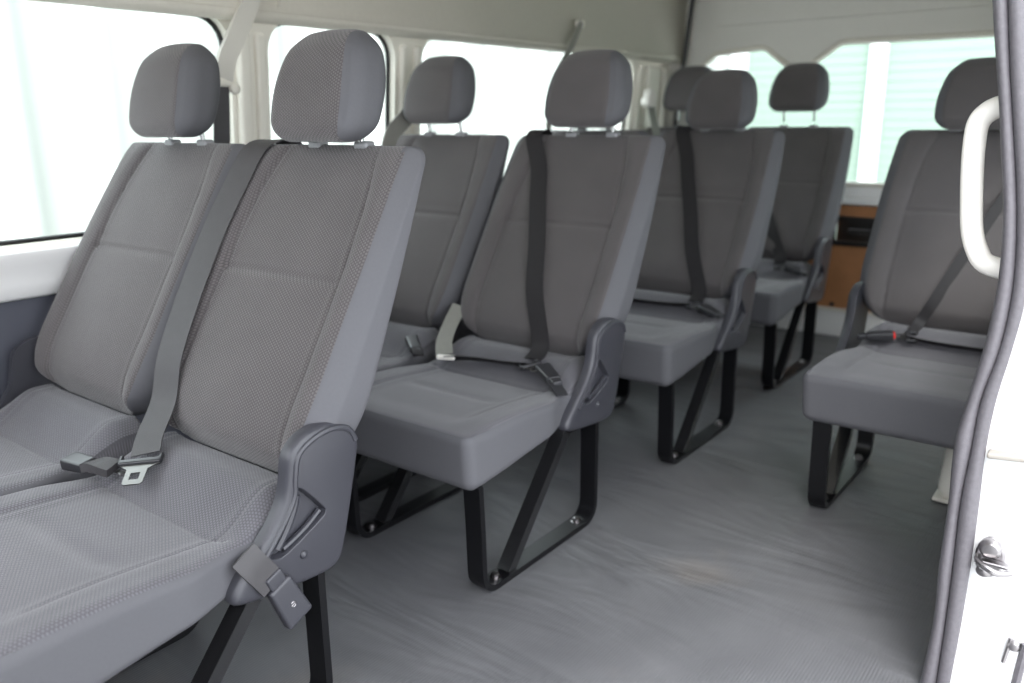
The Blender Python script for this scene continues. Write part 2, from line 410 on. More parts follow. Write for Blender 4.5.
# inner lining with two side windows
bm = bmesh.new(); nz = 28
WN = [(1.70, 2.62), (2.76, 3.58)]
def near_band(z0, z1, y0, y1, bmx, th=.03, n=6):
    A = []
    for i in range(n+1):
        z = z0+(z1-z0)*i/n; x = near_in(z)
        A.append([bmx.verts.new(c) for c in ((x, y0, z), (x, y1, z), (x+th, y1, z), (x+th, y0, z))])
    for i in range(n):
        for k in range(4): bmx.faces.new((A[i][k], A[i][(k+1) % 4], A[i+1][(k+1) % 4], A[i+1][k]))
    bmx.faces.new(A[0]); bmx.faces.new(list(reversed(A[-1])))
near_band(0, .74, 1.50, YR, bm, n=16)
struct(finish('wall_near', bm, M['trim'], angle=50))
bm = bmesh.new()
for y0, y1 in ((1.50, 1.70), (2.62, 2.76), (3.58, YR)): near_band(.74, 1.22, y0, y1, bm, n=10)
near_band(1.22, 1.37, 1.50, YR, bm, n=4)
struct(finish('wall_near_upper', bm, M['trim'], angle=50))
for k, (a, b) in enumerate(WN):
    bm = bmesh.new(); tube(bm, [(near_in(z)+.02, y, z) for y, z in rrect(a+.004, b-.004, .745, 1.216, .02)], .010, 8, closed=True)
    fr = struct(finish('window_%d' % (k+5), bm, M['black']))
    bm = bmesh.new()
    A = [[bm.verts.new((near_in(.74+.48*i/8)+.02, y, .74+.48*i/8)) for y in (a, b)] for i in range(9)]
    for i in range(8): bm.faces.new((A[i][0], A[i][1], A[i+1][1], A[i+1][0]))
    finish('pane', bm, M['glass'], fr)
# white painted door jamb, facing forward, and the outer skin
OUT = [(-.062, -.35), (-.062, .09), (-.055, .15), (-.050, .3), (-.045, .48), (-.045, .65), (-.055, .8), (-.080, .95), (-.110, 1.10), (-.150, 1.28), (-.18, 1.40)]
bm = bmesh.new(); n = 36; A = []
for i in range(n+1):
    z = -.35+1.75*i/n
    xi = at(SR, max(z, 0))-.012; xo = at(OUT, z)
    A.append([bm.verts.new(c) for c in ((xi, 1.482, z), (xi+.3*(xo-xi), 1.475, z), (xo-.012, 1.470, z), (xo-.003, 1.473, z), (xo, 1.482, z), (xo, 3.97, z), (xo-.02, 3.97, z), (xi, 1.53, z))])
for i in range(n):
    for k in range(8):
        if k == 4 and A[i][k].co.z > .73 and A[i][k].co.z < 1.20: continue
        if k == 6 and A[i][k].co.z > .73 and A[i][k].co.z < 1.20: continue
        bm.faces.new((A[i][k], A[i][(k+1) % 8], A[i+1][(k+1) % 8], A[i+1][k]))
struct(finish('wall_near_outer', bm, M['white'], angle=50))
bm = bmesh.new()      # stamped step across the jamb; its shadow line is put into the beige
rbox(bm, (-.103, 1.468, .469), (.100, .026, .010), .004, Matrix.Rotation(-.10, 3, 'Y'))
struct(finish('trim_13', bm, M['seam_shade']))
bm = bmesh.new()      # dark strip at the outer edge of the jamb, low down
tube(bm, [(-.057, 1.469, .145), (-.062, 1.469, .06), (-.064, 1.469, -.1), (-.064, 1.469, -.3)], .007, 8)
struct(finish('trim_14', bm, M['rubber']))
# weatherstrip: two rubber ridges
seal = thing('door_weatherstrip', 'dark grey double-ridged rubber seal around the door opening', 'door seal', (-.2, 1.47, 0))
def seal_ridge(name, A_, B_, y, sq):
    bm = bmesh.new(); pts = []; rr = []
    for i in range(57):
        z = .0+1.39*i/56; a, b = at(A_, z), at(B_, z)
        pts.append(((a+b)/2+.2, y-1.47, z)); rr.append((b-a)/2+.0006)
    tube(bm, pts, rr, 16, sx=sq, up=(0, 1, 0))
    return finish(name, bm, M['rubber'], seal)
seal_ridge('inner_ridge', SL, SM, 1.470, 1.6)
seal_ridge('outer_bulb', SM, SR, 1.464, 1.1)

# roof rail above the door opening and sill below it
bm = bmesh.new(); rbox(bm, (-.27, 1.61, 1.43), (.10, 4.64, .09), .02); struct(finish('wall_near_roof_rail', bm, M['trim']))
bm = bmesh.new(); rbox(bm, (-.13, .38, -.035), (.12, 2.16, .05), .01); struct(finish('wall_near_door_sill', bm, M['plastic']))
# roof skin
bm = bmesh.new(); rbox(bm, (-1.11, 1.61, 1.92), (1.70, 4.7, .04), .02); struct(finish('ceiling_outer', bm, M['white']))

# front part of the near side (front door) and an unseen panel added across the cab to cut light
bm = bmesh.new(); rbox(bm, (-.185, -.34, .36), (.05, .72, .76), .015); rbox(bm, (-.195, -.025, 1.05), (.05, .09, .70), .015); struct(finish('wall_near_front', bm, M['trim']))
bm = bmesh.new(); rbox(bm, (-1.11, -.72, .42), (1.90, .05, .88), .02); struct(finish('wall_front', bm, M['darkpanel']))
# wheel arch cover
bm = bmesh.new()
def archf(p):
    k = (p.z+.118)/.236
    return Vector((-.258+p.x*(1-.06*k), 2.70+p.y*(1-.22*k), .12+p.z))
rounded_box(bm, .090, .41, .118, .035, (4, 8, 6), fn=archf)
rbox(bm, (-.258, 2.70, .007), (.186, .828, .010), .004)
tag(finish('wheel_arch_cover', bm, M['trim']), 'off-white wheel arch cover on the floor beside the door seal', 'wheel arch')

# striker, bump stop
st = thing('door_striker', 'shiny metal door lock striker bolted to the white door jamb', 'door striker', (-.127, 1.47, .285))
bm = bmesh.new()
def ell(p): return p
Mx = Matrix.Rotation(PI/2, 4, 'X')
bmx = bm
for ring, (sc, d) in enumerate([(1, 0)]):
    out = [(.017*math.cos(2*PI*k/28), .029*math.sin(2*PI*k/28)) for k in range(28)]
    A0 = [bm.verts.new((x, 0, z)) for x, z in out]; A1 = [bm.verts.new((x, -.004, z)) for x, z in out]; A2 = [bm.verts.new((x*.85, -.007, z*.9)) for x, z in out]
    for k in range(28):
        j = (k+1) % 28
        bm.faces.new((A0[k], A0[j], A1[j], A1[k])); bm.faces.new((A1[k], A1[j], A2[j], A2[k]))
    bm.faces.new(A2); bm.faces.new(list(reversed(A0)))
finish('backing_plate', bm, M['chrome'], st)
bm = bmesh.new(); lathe(bm, [(0, 0), (.013, 0), (.013, .008), (.009, .013), (0, .014)], Matrix.Translation((0, -.006, .016)) @ Mx, 18)
finish('bolt', bm, M['chrome'], st)
bm = bmesh.new(); lathe(bm, [(0, 0), (.009, 0), (.009, .006), (.006, .009), (0, .010)], Matrix.Translation((-.004, -.006, -.018)) @ Mx, 16)
finish('bolt', bm, M['chrome'], st)
bm = bmesh.new(); tube(bm, spline([(-.012, 0, 0), (-.011, -.022, .0), (0, -.032, -.002), (.014, -.032, -.006), (.026, -.018, -.008)], 5), .0042, 8)
rbox(bm, (.006, -.014, -.002), (.034, .014, .005), .002)
finish('loop', bm, M['chrome'], st); st.scale = (1.3, 1.3, 1.25)
bs = thing('door_guide_pin', 'small metal pin with round head low on the white door jamb', 'pin', (-.079, 1.47, .131))
bm = bmesh.new(); tube(bm, [(0, -.004, .016), (-.002, -.006, 0), (-.005, -.004, -.026)], .0032, 8)
finish('stem', bm, M['chrome'], bs)
bm = bmesh.new(); lathe(bm, [(0, 0), (.008, 0), (.009, .006), (.006, .011), (0, .012)], Matrix.Translation((.005, 0, .006)) @ Mx, 16)
finish('head', bm, M['chrome'], bs); bs.scale = (1.15, 1.15, 1.15)

# grab handle on the pillar
gh = thing('grab_handle', 'cream plastic grab handle mounted behind the grey door seal', 'handle', (-.2, 1.53, .88))
bm = bmesh.new()
hp = [(-.165, 1.020), (-.205, 1.013), (-.226, 1.004), (-.239, .986), (-.241, .952), (-.239, .913), (-.2345, .865), (-.228, .817), (-.217, .785), (-.201, .764), (-.165, .755)]
hp = spline([(x+.200, 0, z-.88) for x, z in hp], 5)
tube(bm, hp, [.0168]*len(hp), 16, sx=.85, up=(0, 1, 0)); finish('grip', bm, M['handle'], gh)
for zz in (1.016, .760):
    bm = bmesh.new(); rbox(bm, (.032, .0, zz-.88), (.016, .05, .05), .007); finish('mounting_foot', bm, M['handle'], gh)

# ---------------------------------------------------------------- outside
bm = bmesh.new(); bmesh.ops.create_grid(bm, x_segments=2, y_segments=2, size=40)
for v in bm.verts: v.co.z = -.75
tag(finish('pavement', bm, M['asphalt'], smooth=False), kind='structure')
bm = bmesh.new()        # corrugated sheet fence along the far side
N = 520; A = []
for i in range(N+1):
    y = -3+15*i/N; x = -5.2+.03*math.sin(y*2*PI/.26)
    A.append((bm.verts.new((x, y, -.75)), bm.verts.new((x, y, 2.6)), bm.verts.new((x-.02, y, 2.6)), bm.verts.new((x-.02, y, -.75))))
for i in range(N):
    for k in range(4): bm.faces.new((A[i][k], A[i][(k+1) % 4], A[i+1][(k+1) % 4], A[i+1][k]))
tag(finish('sheet_fence', bm, M['fence'], angle=60), 'tall white corrugated sheet fence seen through the side windows', 'fence')
bd = thing('green_building', 'pale green weatherboard building beyond the rear window', 'building', (3.2, 9, -.75))
bm = bmesh.new()        # lapped boards
nb = 60
for i in range(nb):
    z = i*.09
    vs = [bm.verts.new(c) for c in ((-7, 0, z), (7, 0, z), (7, .006, z+.09), (-7, .006, z+.09), (-7, .2, z), (7, .2, z), (7, .2, z+.09), (-7, .2, z+.09))]
    for q in ((0, 1, 2, 3), (4, 7, 6, 5), (0, 4, 5, 1), (3, 2, 6, 7), (0, 3, 7, 4), (1, 5, 6, 2)): bm.faces.new([vs[k] for k in q])
finish('wall', bm, M['green'], bd, smooth=False)
for x in (-6.96, -5.54, -3.4, 0., 3.):
    bm = bmesh.new(); rbox(bm, (x, -.04, 2.55), (.16, .08, 5.1), .01); finish('post', bm, M['white'], bd)

# ---------------------------------------------------------------- seats
ZB = [.33, .40, .50, .60, .75, .88, .955]
YFB = [.403, .413, .437, .495, .588, .672, .724]
ZR = [.33, .46, .53, .67, .80, .93, .955]
YRB = [.52, .56, .59, .650, .703, .757, .768]
def seam_x(z): return sinterp(z, [.35, .45, .58, .73, .86, .95], [.166, .166, .170, .167, .155, .130])
def seam_h(x): return .728-.10*x*x
def back_front(x, z):
    """y of the backrest face at local x, z (with sculpted bolsters and seams)"""
    y = sinterp(z, ZB, YFB); ax = abs(x); s = seam_x(z)
    y += .016*(1-sstep(s-.02, s+.035, ax))              # centre panel sits back
    y -= .010*math.cos(min(1, ax/.175)*PI/2)*G(z, .55, .13)   # lumbar swell
    y += .0065*G(ax, s, .0045)*sstep(.40, .44, z)*(1-sstep(.93, .955, z)*.4)
    if ax < s+.004: y += .0065*G(z, seam_h(x), .0050)+.004*G(z, seam_h(x)+.014, .02)
    return y
def half_w(z): return sinterp(z, [.40, .42, .45, .49, .54, .62, .80, .955], [.145, .188, .220, .243, .2535, .2540, .250, .238])
def make_backrest(parent):
    bm = bmesh.new(); z0, z1 = .397, .955; hz = (z1-z0)/2
    def f(p):
        a, b, c = p.x/.225, p.y/.055, p.z/hz
        z = z0+(c+1)*hz; x = a*half_w(z)
        yf = back_front(x, z)+.030*(1-sstep(.395, .47, z))+.022*sstep(.84, 1.0, abs(a))
        t = (b+1)/2; yr = sinterp(z, ZR, YRB)-.010*abs(a)**3
        return Vector((x, yf+(yr-yf)*t, z))
    rounded_box(bm, .225, .055, hz, .032, (84, 4, 104), fn=f, mat=lambda p: 0 if ((p.y < -.045 and abs(p.x) < .197) or (p.y < -.02 and p.z > .2 and abs(p.x) < .19)) else 1)
    # small piping along the edge of the front face
    return finish('backrest', bm, [M['fabric'], M['side']], parent, angle=70)
def make_headrest(parent, dz):
    bm = bmesh.new()
    def f(p):
        c = p.z/.098; b = p.y/.055; a = p.x/.127
        w = sinterp(c, [-1, -.75, -.3, .1, .6, 1], [.108, .119, .123, .119, .105, .082])
        d = sinterp(c, [-1, -.4, .2, .7, 1], [.050, .057, .058, .049, .034])
        z = 1.060+p.z*1.0; y = .735+(z-1.07)*.28+b*d*(1-.15*abs(a)**2.5)
        if abs(a) > .72: y += 0
        s = G(abs(a), .82, .02)*.003*(1 if b < -.9 else 0)
        return Vector((a*w, y+s, z+.006*(1-a*a)*max(0, c)))
    rounded_box(bm, .127, .055, .098, .042, (44, 6, 34), fn=f, mat=lambda p: 0 if abs(p.x) < .097 else 1)
    h = finish('headrest', bm, [M['fabric'], M['side']], parent, angle=70); h.location.z = dz
    for s in (-1, 1):
        bm = bmesh.new(); tube(bm, [(s*.066, .753, .92), (s*.066, .742, .985), (s*.066, .740, 1.0)], .0055, 10)
        finish('headrest_post', bm, M['post'], h)
        bm = bmesh.new(); rbox(bm, (s*.066, .752, .955-dz), (.036, .026, .016), .006); finish('post_guide', bm, M['guide'], h)
    return h
def make_cushion(parent):
    bm = bmesh.new()
    def f(p):
        a, b, c = p.x/.2520, p.y/.273, p.z/.065
        y = .189+p.y; t = (c+1)/2
        zb = .252+.035*sstep(-.08, .30, y); zt = .386-.020*sstep(.05, .40, y)
        x = p.x*(1-.015*(1-t))*(1-.085*sstep(.20, .30, y))
        z = zb+(zt-zb)*t
        if c > .9:
            ax = abs(x); fade = sstep(-.05, .02, y)
            z -= .010*(1-sstep(.14, .20, ax))*fade
            z -= .0045*G(ax, .170, .0045)*sstep(-.02, .05, y)
            if ax < .20: z -= .005*G(y, .300, .005)
            z += .060*sstep(.299, .410, y)*(1-.5*sstep(.17, .23, ax))
            z -= .005*G(y, .15+.2*x*x, .02)*(1-sstep(.1, .16, ax))
            z -= .010*(1-sstep(-.08, .02, y))
        # front face rounds under
        if b < -.8: y += .012*(1-t)
        return Vector((x, y, z))
    rounded_box(bm, .2520, .273, .065, .026, (76, 96, 6), fn=f, mat=lambda p: 0 if p.z > .058 else 1)
    return finish('cushion', bm, [M['cushion_fabric'], M['side']], parent, angle=70)
KN = [(.486, .522), (.524, .506), (.540, .475), (.534, .437), (.522, .390), (.510, .345), (.498, .305), (.486, .276), (.462, .262), (.41, .264), (.356, .270), (.310, .276), (.277, .285), (.272, .300), (.286, .320), (.328, .361), (.358, .392), (.379, .425), (.388, .46), (.397, .495), (.431, .520)]
TRI = [(.402, .434), (.418, .428), (.454, .385), (.457, .374), (.447, .364), (.378, .333), (.352, .332), (.343, .343), (.366, .370), (.388, .402)]
def make_cover(parent, s, detail=True):
    """recliner side cover on side s (+1/-1) with a recessed lever pocket"""
    bm = bmesh.new()
    K = [(p.x, p.y) for p in spline([(y, z, 0) for y, z in KN], 3, closed=True)]
    T = [(p.x, p.y) for p in spline([(y, z, 0) for y, z in TRI], 3, closed=True)]
    cy = sum(p[0] for p in K)/len(K); cz = sum(p[1] for p in K)/len(K)
    def inset(L, d):
        out = []; n = len(L); area = sum(L[i][0]*L[(i+1) % n][1]-L[(i+1) % n][0]*L[i][1] for i in range(n))
        sg = 1 if area > 0 else -1
        for i in range(n):
            a, b = L[i-1], L[(i+1) % n]; t = Vector((b[0]-a[0], b[1]-a[1])).normalized()
            out.append((L[i][0]-sg*t.y*d, L[i][1]+sg*t.x*d))
        return out
    levels = [(K, .228), (K, .243), (inset(K, .0018), .2475), (inset(K, .006), .252), (inset(K, .012), .2535)]
    rings = [[bm.verts.new((s*x, y, z)) for y, z in L] for L, x in levels]
    n = len(K)
    for A, B in zip(rings, rings[1:]):
        for k in range(n): bm.faces.new((A[k], A[(k+1) % n], B[(k+1) % n], B[k]))
    bm.faces.new(rings[0])
    tl = [(T, .2535), (inset(T, .0012), .2525), (inset(T, .004), .238)]
    tr = [[bm.verts.new((s*x, y, z)) for y, z in L] for L, x in tl]; m = len(T)
    for A, B in zip(tr, tr[1:]):
        for k in range(m): bm.faces.new((A[k], A[(k+1) % m], B[(k+1) % m], B[k]))
    bm.faces.new(tr[-1])
    edges = []
    for R_ in (rings[-1], tr[0]):
        for k in range(len(R_)):
            e = bm.edges.get((R_[k], R_[(k+1) % len(R_)])); edges.append(e)
    bmesh.ops.triangle_fill(bm, use_beauty=True, use_dissolve=False, edges=edges)
    # raised rim along the leading edge
    tube(bm, spline([(s*.252, y, z) for y, z in [(.530, .478), (.518, .500), (.486, .512), (.445, .508), (.412, .490), (.402, .455), (.398, .425), (.378, .392), (.345, .355), (.318, .330)]], 4), .0055, 8, sx=1)
    bmesh.ops.create_uvsphere(bm, u_segments=12, v_segments=8, radius=.008, matrix=Matrix.Translation((s*.2515, .405, .318)))
    c = finish('recliner_cover', bm, M['plastic'], parent, angle=38)
    bm = bmesh.new()
    tube(bm, spline([(s*.245, y, z) for y, z in [(.405, .422), (.398, .400), (.382, .372), (.360, .345)]], 4), [.008]*13, 8)
    tube(bm, spline([(s*.245, y, z) for y, z in [(.449, .378), (.425, .362), (.395, .348), (.372, .340)]], 4), [.005]*13, 8)
    lv = finish('recline_lever', bm, M['lever'], c)
    return c
def make_frame(parent, x, with_bolts=True):
    bm = bmesh.new(); cyc = []
    path = [(.0, .30), (.0, .06)]
    def arc(cy, cz, r, a0, a1, n=6): return [(cy+r*math.cos(math.radians(a0+(a1-a0)*i/n)), cz+r*math.sin(math.radians(a0+(a1-a0)*i/n))) for i in range(n+1)]
    r = .045; b = .008; L = .410
    path = [(-.044, .262), (-.039, .16)]+arc(-.036+r, b+r, r, 180, 270)+[(.20, b)]+arc(L-r, b+r, r, 270, 360)+[(L, .18), (L, .275)]
    strap(bm, [(x, y, z) for y, z in path], (1, 0, 0), .044, .014)
    f = finish('leg_frame', bm, M['steel'], parent, angle=30)
    bm = bmesh.new(); strap(bm, [(x, .060, .012), (x, .285, .28)], (1, 0, 0), .034, .024); finish('diagonal_brace', bm, M['gloss_steel'], f, angle=30)
    if with_bolts:
        for y in (.024, L-.058):
            bm = bmesh.new(); T = Matrix.Translation((x, y, b+.006))
            lathe(bm, [(0, .012), (.006, .012), (.0095, .010), (.0095, .003), (.014, .002), (.014, 0)], T, 6 if False else 12); finish('bolt', bm, M['chrome'], f)
def belt_on_back(pts, off=.0045):
    out = []
    for x, z in pts: out.append((x, back_front(x, z)-off, z))
    return out
def make_buckle(parent, p, d, up, red=True, logo=False, L=.060, w=.036, th=.020, name='buckle'):
    d = Vector(d).normalized(); up = Vector(up); up = (up-d*up.dot(d)).normalized(); s = d.cross(up)
    R3 = Matrix((s, d, up)).transposed()
    bm = bmesh.new()
    def tp(q):
        k = (q.y/L+.5); return Vector((q.x*(.86+.14*k), q.y, q.z*(.8+.2*k)))
    rbox(bm, p, (w, L, th), .006, R3, (4, 4, 3), fn=tp)
    # stalk strap collar
    rbox(bm, Vector(p)-d*(L/2+.010), (w*.62, .026, th*.6), .004, R3)
    b = finish(name, bm, M['buckle'] if not logo else M['plastic'], parent)
    if red:
        bm = bmesh.new(); rbox(bm, Vector(p)+d*(L/2-.0005)+up*.001, (w*.66, .010, th*.55), .0025, R3)
        o = finish('release_button', bm, M['red'], b)
    if logo:      # small pale round emblem on the buckle face
        bm = bmesh.new(); c = Vector(p)+up*(th/2*.96)+d*.004
        tube(bm, [c+(s*math.cos(a)+d*math.sin(a))*.0042 for a in [2*PI*k/20 for k in range(18)]], .0010, 6)
        tube(bm, [c-s*.0028-d*.0, c+s*.0040], .0009, 6)
        bmesh.ops.create_uvsphere(bm, u_segments=8, v_segments=6, radius=.0012, matrix=Matrix.Translation(c))
        o = finish('emblem', bm, M['chrome'], b); o['label'] = 'small pale round emblem'
    return b
def make_tongue(parent, p, d, up, w=.054, mat=None, k=1.0):
    """seat belt tongue: plastic guard with a metal plate; d points along the metal plate"""
    d = Vector(d).normalized(); up = Vector(up); up = (up-d*up.dot(d)).normalized(); s = d.cross(up)
    R3 = Matrix((s, d, up)).transposed(); p = Vector(p)
    bm = bmesh.new()
    rbox(bm, p, (w, .014, .012), .004, R3)
    for e in (-1, 1): rbox(bm, p+s*e*w*.47-d*.008, (.007, .024, .011), .003, R3)
    t = finish('belt_tongue', bm, M['buckle'], parent)
    bm = bmesh.new()
    out = [(-.024, .004), (-.012, .014), (-.0115, .040), (-.009, .043), (.009, .043), (.0115, .040), (.012, .014), (.024, .004)]
    plate(bm, out, [[(-.0055, .021), (.0055, .021), (.0055, .034), (-.0055, .034)]], lambda u, v, w_: p+s*u*k+d*v*k+up*(w_-.001), .0022)
    finish('metal_plate', bm, mat or M['plate'], t, smooth=False)
    return t

def build_seat(cover_side, dz, frames=(-.170, .228)):
    t = thing('passenger_seat', 'tmp', 'seat')
    make_cushion(t); make_backrest(t); make_headrest(t, dz)
    make_cover(t, cover_side)
    for fx in frames: make_frame(t, fx)
    return t
def copy_seat(src, dz):
    r = src.copy(); COL.objects.link(r)
    for ch in [c for c in bpy.data.objects if c.parent == src]:
        c = ch.copy(); COL.objects.link(c); c.parent = r
        if c.name.startswith('headrest'): c.location.z = dz
        for g in [q for q in bpy.data.objects if q.parent == ch]:
            e = g.copy(); COL.objects.link(e); e.parent = c
    return r
XA, XW, XS = -1.266, -1.778, -.412
rowy = {2: .345, 3: 1.251, 4: 2.108, 5: 2.975, 6: 2.080}
GRP = 'grey fabric passenger seats'
aisle = build_seat(1, 0); window = build_seat(-1, 0, (-.228, .170)); single = build_seat(-1, 0, (-.168,))
spec = [
 (aisle, 2, XA, .000, 'nearest grey fabric seat, seatbelt tongue lying loose on its cushion'),
 (aisle, 3, XA, .014, 'grey aisle seat directly behind the nearest seat, belt buckled down its centre'),
 (aisle, 4, XA+.006, -.004, 'grey aisle seat third back from the camera, dark belt down its backrest'),
 (aisle, 5, XA-.014, .056, 'grey aisle seat in the last row, in front of the rear window'),
 (window, 2, XW, .006, 'grey seat against the dark side panel, between the nearest seat and the front window'),
 (window, 3, XW, .026, 'grey window seat in the second row, mostly hidden behind the nearest seat'),
 (window, 4, XW, .0, 'third-row window seat almost hidden behind the second-row aisle headrest'),
 (window, 5, XW-.012, .066, 'last-row window seat, only its headrest showing beside the rear corner'),
 (single, 6, XS, -.006, 'single grey seat by the door seal, red-button buckle on its cushion'),
]
SE = {}; first = {}
for src, row, x, dz, lab in spec:
    if src.name in first: o = copy_seat(src, dz)
    else:
        o = src; first[src.name] = 1
    o.location = (x, rowy[row], 0); tag(o, lab, 'seat', GRP); SE[(row, 'S' if row == 6 else ('A' if src is aisle else 'W'))] = o
    for c in bpy.data.objects:
        if c.parent == o and c.name.startswith('headrest'):
            c.location.z = dz
            for g in bpy.data.objects:
                if g.parent == c and g.name.startswith('post_guide'): g.location.z = -dz
# post lower ends stay in the backrest (posts are long enough); fix headrest of the originals
for c in bpy.data.objects:
    if c.parent == SE[(2, 'A')] and c.name.startswith('leg_frame'): c.location.y = .030
    if c.parent == SE[(6, 'S')] and c.name.startswith('cushion'): c.location.x = .030
    if c.name.startswith('headrest'):
        for q, dx in (((6, 'S'), -.020), ((3, 'W'), -.022), ((2, 'A'), .008), ((3, 'A'), .010), ((4, 'A'), .010)):
            if c.parent == SE[q]: c.location.x = dx

def new_belt(parent, pts, w, wd=(1, 0, 0), n=6, name='seat_belt', mat='webbing', th=.0022):
    P = spline(pts, n); bm = bmesh.new(); strap(bm, P, wd, w, th)
    return finish(name, bm, M[mat], parent, angle=50)
# row 2 aisle: belt over the left shoulder lying along the bolster, tongue on the cushion
s = SE[(2, 'A')]
up_pts = [(-.165, .785, .92), (-.178, .776, .950), (-.190, .748, .962)]
down = belt_on_back([(-.200, .945), (-.208, .87), (-.212, .80), (-.208, .72), (-.200, .64), (-.188, .56), (-.172, .49)], .013)
b = new_belt(s, up_pts+down+[(-.150, .385, .440), (-.128, .360, .415)], .058, (1, .32, 0))
make_tongue(b, (-.116, .342, .408), (.72, -.69, -.25), (.25, -.3, 1), w=.074, k=1.5)
# woven strap and hanging buckle at the cover
bm = bmesh.new(); strap(bm, spline([(.245, .300, .362), (.254, .312, .340), (.258, .328, .315), (.260, .338, .298)], 4), (.0, .75, .42), .046, .007)
hb = finish('buckle_strap', bm, M['webbing'], s)
o = make_buckle(s, (.262, .362, .258), (0.05, .42, -1), (1, 0, 0.05), red=False, logo=True, L=.082, w=.052, th=.022, name='hanging_buckle')
# its own buckle lies on the cushion beside the tongue, stalk towards the tongue
make_buckle(s, (-.228, .285, .398), (-.92, -.16, .0), (0, -.1, 1), red=False, L=.058, w=.040, th=.024)
bm = bmesh.new(); strap(bm, spline([(-.200, .290, .398), (-.178, .297, .403), (-.150, .310, .398)], 4), (.1, 1, 0), [.038]*9, .016)
finish('buckle_strap', bm, M['webbing'], s)
bm = bmesh.new(); rbox(bm, (-.138, .315, .392), (.022, .014, .003), .001); finish('anchor_tab', bm, M['chrome'], s)
# row 3 aisle
s = SE[(3, 'A')]
def centre_belt(s, top, mid, low, z_low=.395):
    dn = belt_on_back([(top, .95), (top+(mid-top)*.35, .87), (top+(mid-top)*.65, .78), (mid, .68), (mid+(low-mid)*.5, .56), (low, .44)], .011)
    return new_belt(s, [(top-.01, .78, .93), (top-.005, .768, .960), (top, .742, .968)]+dn+[(low+.010, .375, .412)], .050, (1, .06, 0), mat='dark_webbing')
b = centre_belt(s, -.160, -.032, .068)
make_tongue(b, (.092, .345, .404), (.9, -.6, -.05), (0, -.2, 1), w=.050)
make_buckle(s, (.160, .325, .400), (-.75, .5, .1), (0, -.1, 1), red=False, L=.085, w=.040, th=.024)
bm = bmesh.new(); strap(bm, spline([(.188, .302, .396), (.212, .285, .388), (.238, .272, .375)], 4), (.4, 1, 0), .03, .005); finish('buckle_strap', bm, M['buckle'], s)
new_belt(s, [(.085, .350, .404), (.02, .345, .398), (-.06, .338, .396), (-.12, .320, .394), (-.155, .305, .39)], .040, (.0, 1, -.5), name='lap_belt', mat='dark_webbing')
new_belt(s, [(-.225, .445, .50), (-.226, .405, .455), (-.205, .355, .420), (-.165, .310, .398)], .046, (1, .3, 0), name='spare_belt', mat='light_webbing')
bm = bmesh.new(); rbox(bm, (-.150, .298, .396), (.050, .016, .012), .004, Matrix.Rotation(.4, 3, 'Z')); o = finish('belt_clip', bm, M['handle'], s); o['label'] = 'white plastic belt clip'
s = SE[(3, 'W')]
make_buckle(s, (.215, .330, .402), (-.7, .5, .2), (0, -.1, 1), red=False, L=.075, w=.038, th=.024)
bm = bmesh.new(); strap(bm, spline([(.240, .312, .398), (.258, .300, .395), (.272, .288, .39)], 4), (.4, 1, 0), .03, .006); finish('buckle_strap', bm, M['dark_webbing'], s)
# row 4 aisle
s = SE[(4, 'A')]
b = centre_belt(s, -.132, -.002, .100)
make_tongue(b, (.122, .345, .404), (.9, -.6, -.05), (0, -.2, 1), w=.050)
make_buckle(s, (.185, .322, .400), (-.8, .4, .1), (0, -.1, 1), red=False, L=.080, w=.040, th=.024)
new_belt(s, [(.11, .350, .404), (.02, .345, .398), (-.08, .345, .396), (-.20, .345, .394)], .040, (0, 1, -.5), name='lap_belt', mat='dark_webbing')
# row 5 aisle
s = SE[(5, 'A')]
b = new_belt(s, belt_on_back([(-.14, .90), (-.10, .78), (-.05, .66), (.02, .54), (.075, .44)], .006)+[(.095, .375, .412)], .046, (1, -.1, 0), mat='dark_webbing')
make_tongue(b, (.115, .345, .404), (.9, -.5, -.05), (0, -.2, 1), w=.048)
make_buckle(s, (.180, .315, .400), (-.8, .3, .1), (0, -.1, 1), red=False, L=.080, w=.040, th=.024)
# single seat: diagonal belt from upper right, buckle with red button
s = SE[(6, 'S')]
dn = belt_on_back([(.155, .945), (.12, .86), (.083, .78), (.042, .68), (.0, .58), (-.035, .49), (-.060, .435)], .006)
b = new_belt(s, [(.17, .78, .93), (.167, .765, .960), (.160, .742, .968)]+dn+[(-.068, .375, .412)], .030, (.8, .1, -.45), mat='dark_webbing')
make_tongue(b, (-.072, .350, .404), (-1, -.25, 0), (0, -.3, 1), w=.050)
bk = make_buckle(s, (-.140, .325, .402), (1, .35, .1), (0, -.1, 1), red=True, L=.070, w=.038, th=.026)
new_belt(s, [(-.075, .350, .402), (-.02, .345, .398), (.06, .345, .396), (.19, .345, .396)], .040, (0, 1, -.5), name='lap_belt', mat='dark_webbing')

# ---------------------------------------------------------------- belts hung from the pillars
sb = thing('pillar_seat_belt', 'pale belt sleeve running down the pillar beside the front side window', 'seat belt', (-1.923, 1.314, 1.105))
def rel(P, o): return [tuple(Vector(p)-Vector(o)) for p in P]
O = (-1.923, 1.314, 1.105)
bm = bmesh.new()
strap(bm, spline(rel([(-1.911, 1.421, 1.363), (-1.912, 1.398, 1.305), (-1.913, 1.369, 1.251), (-1.914, 1.339, 1.200), (-1.917, 1.314, 1.156), (-1.921, 1.299, 1.105)], O), 5), (.15, 1, -.45), .046, .018)
finish('belt_sleeve', bm, M['sleeve'], sb)
bm = bmesh.new(); rbox(bm, (.002, -.012, -.006), (.02, .058, .024), .009); lathe(bm, [(0, 0), (.014, 0), (.014, .012), (.010, .016), (0, .017)], Matrix.Translation((.0, .015, -.022)) @ Matrix.Rotation(PI/2, 4, 'Y'), 16)
finish('belt_guide', bm, M['trim'], sb)
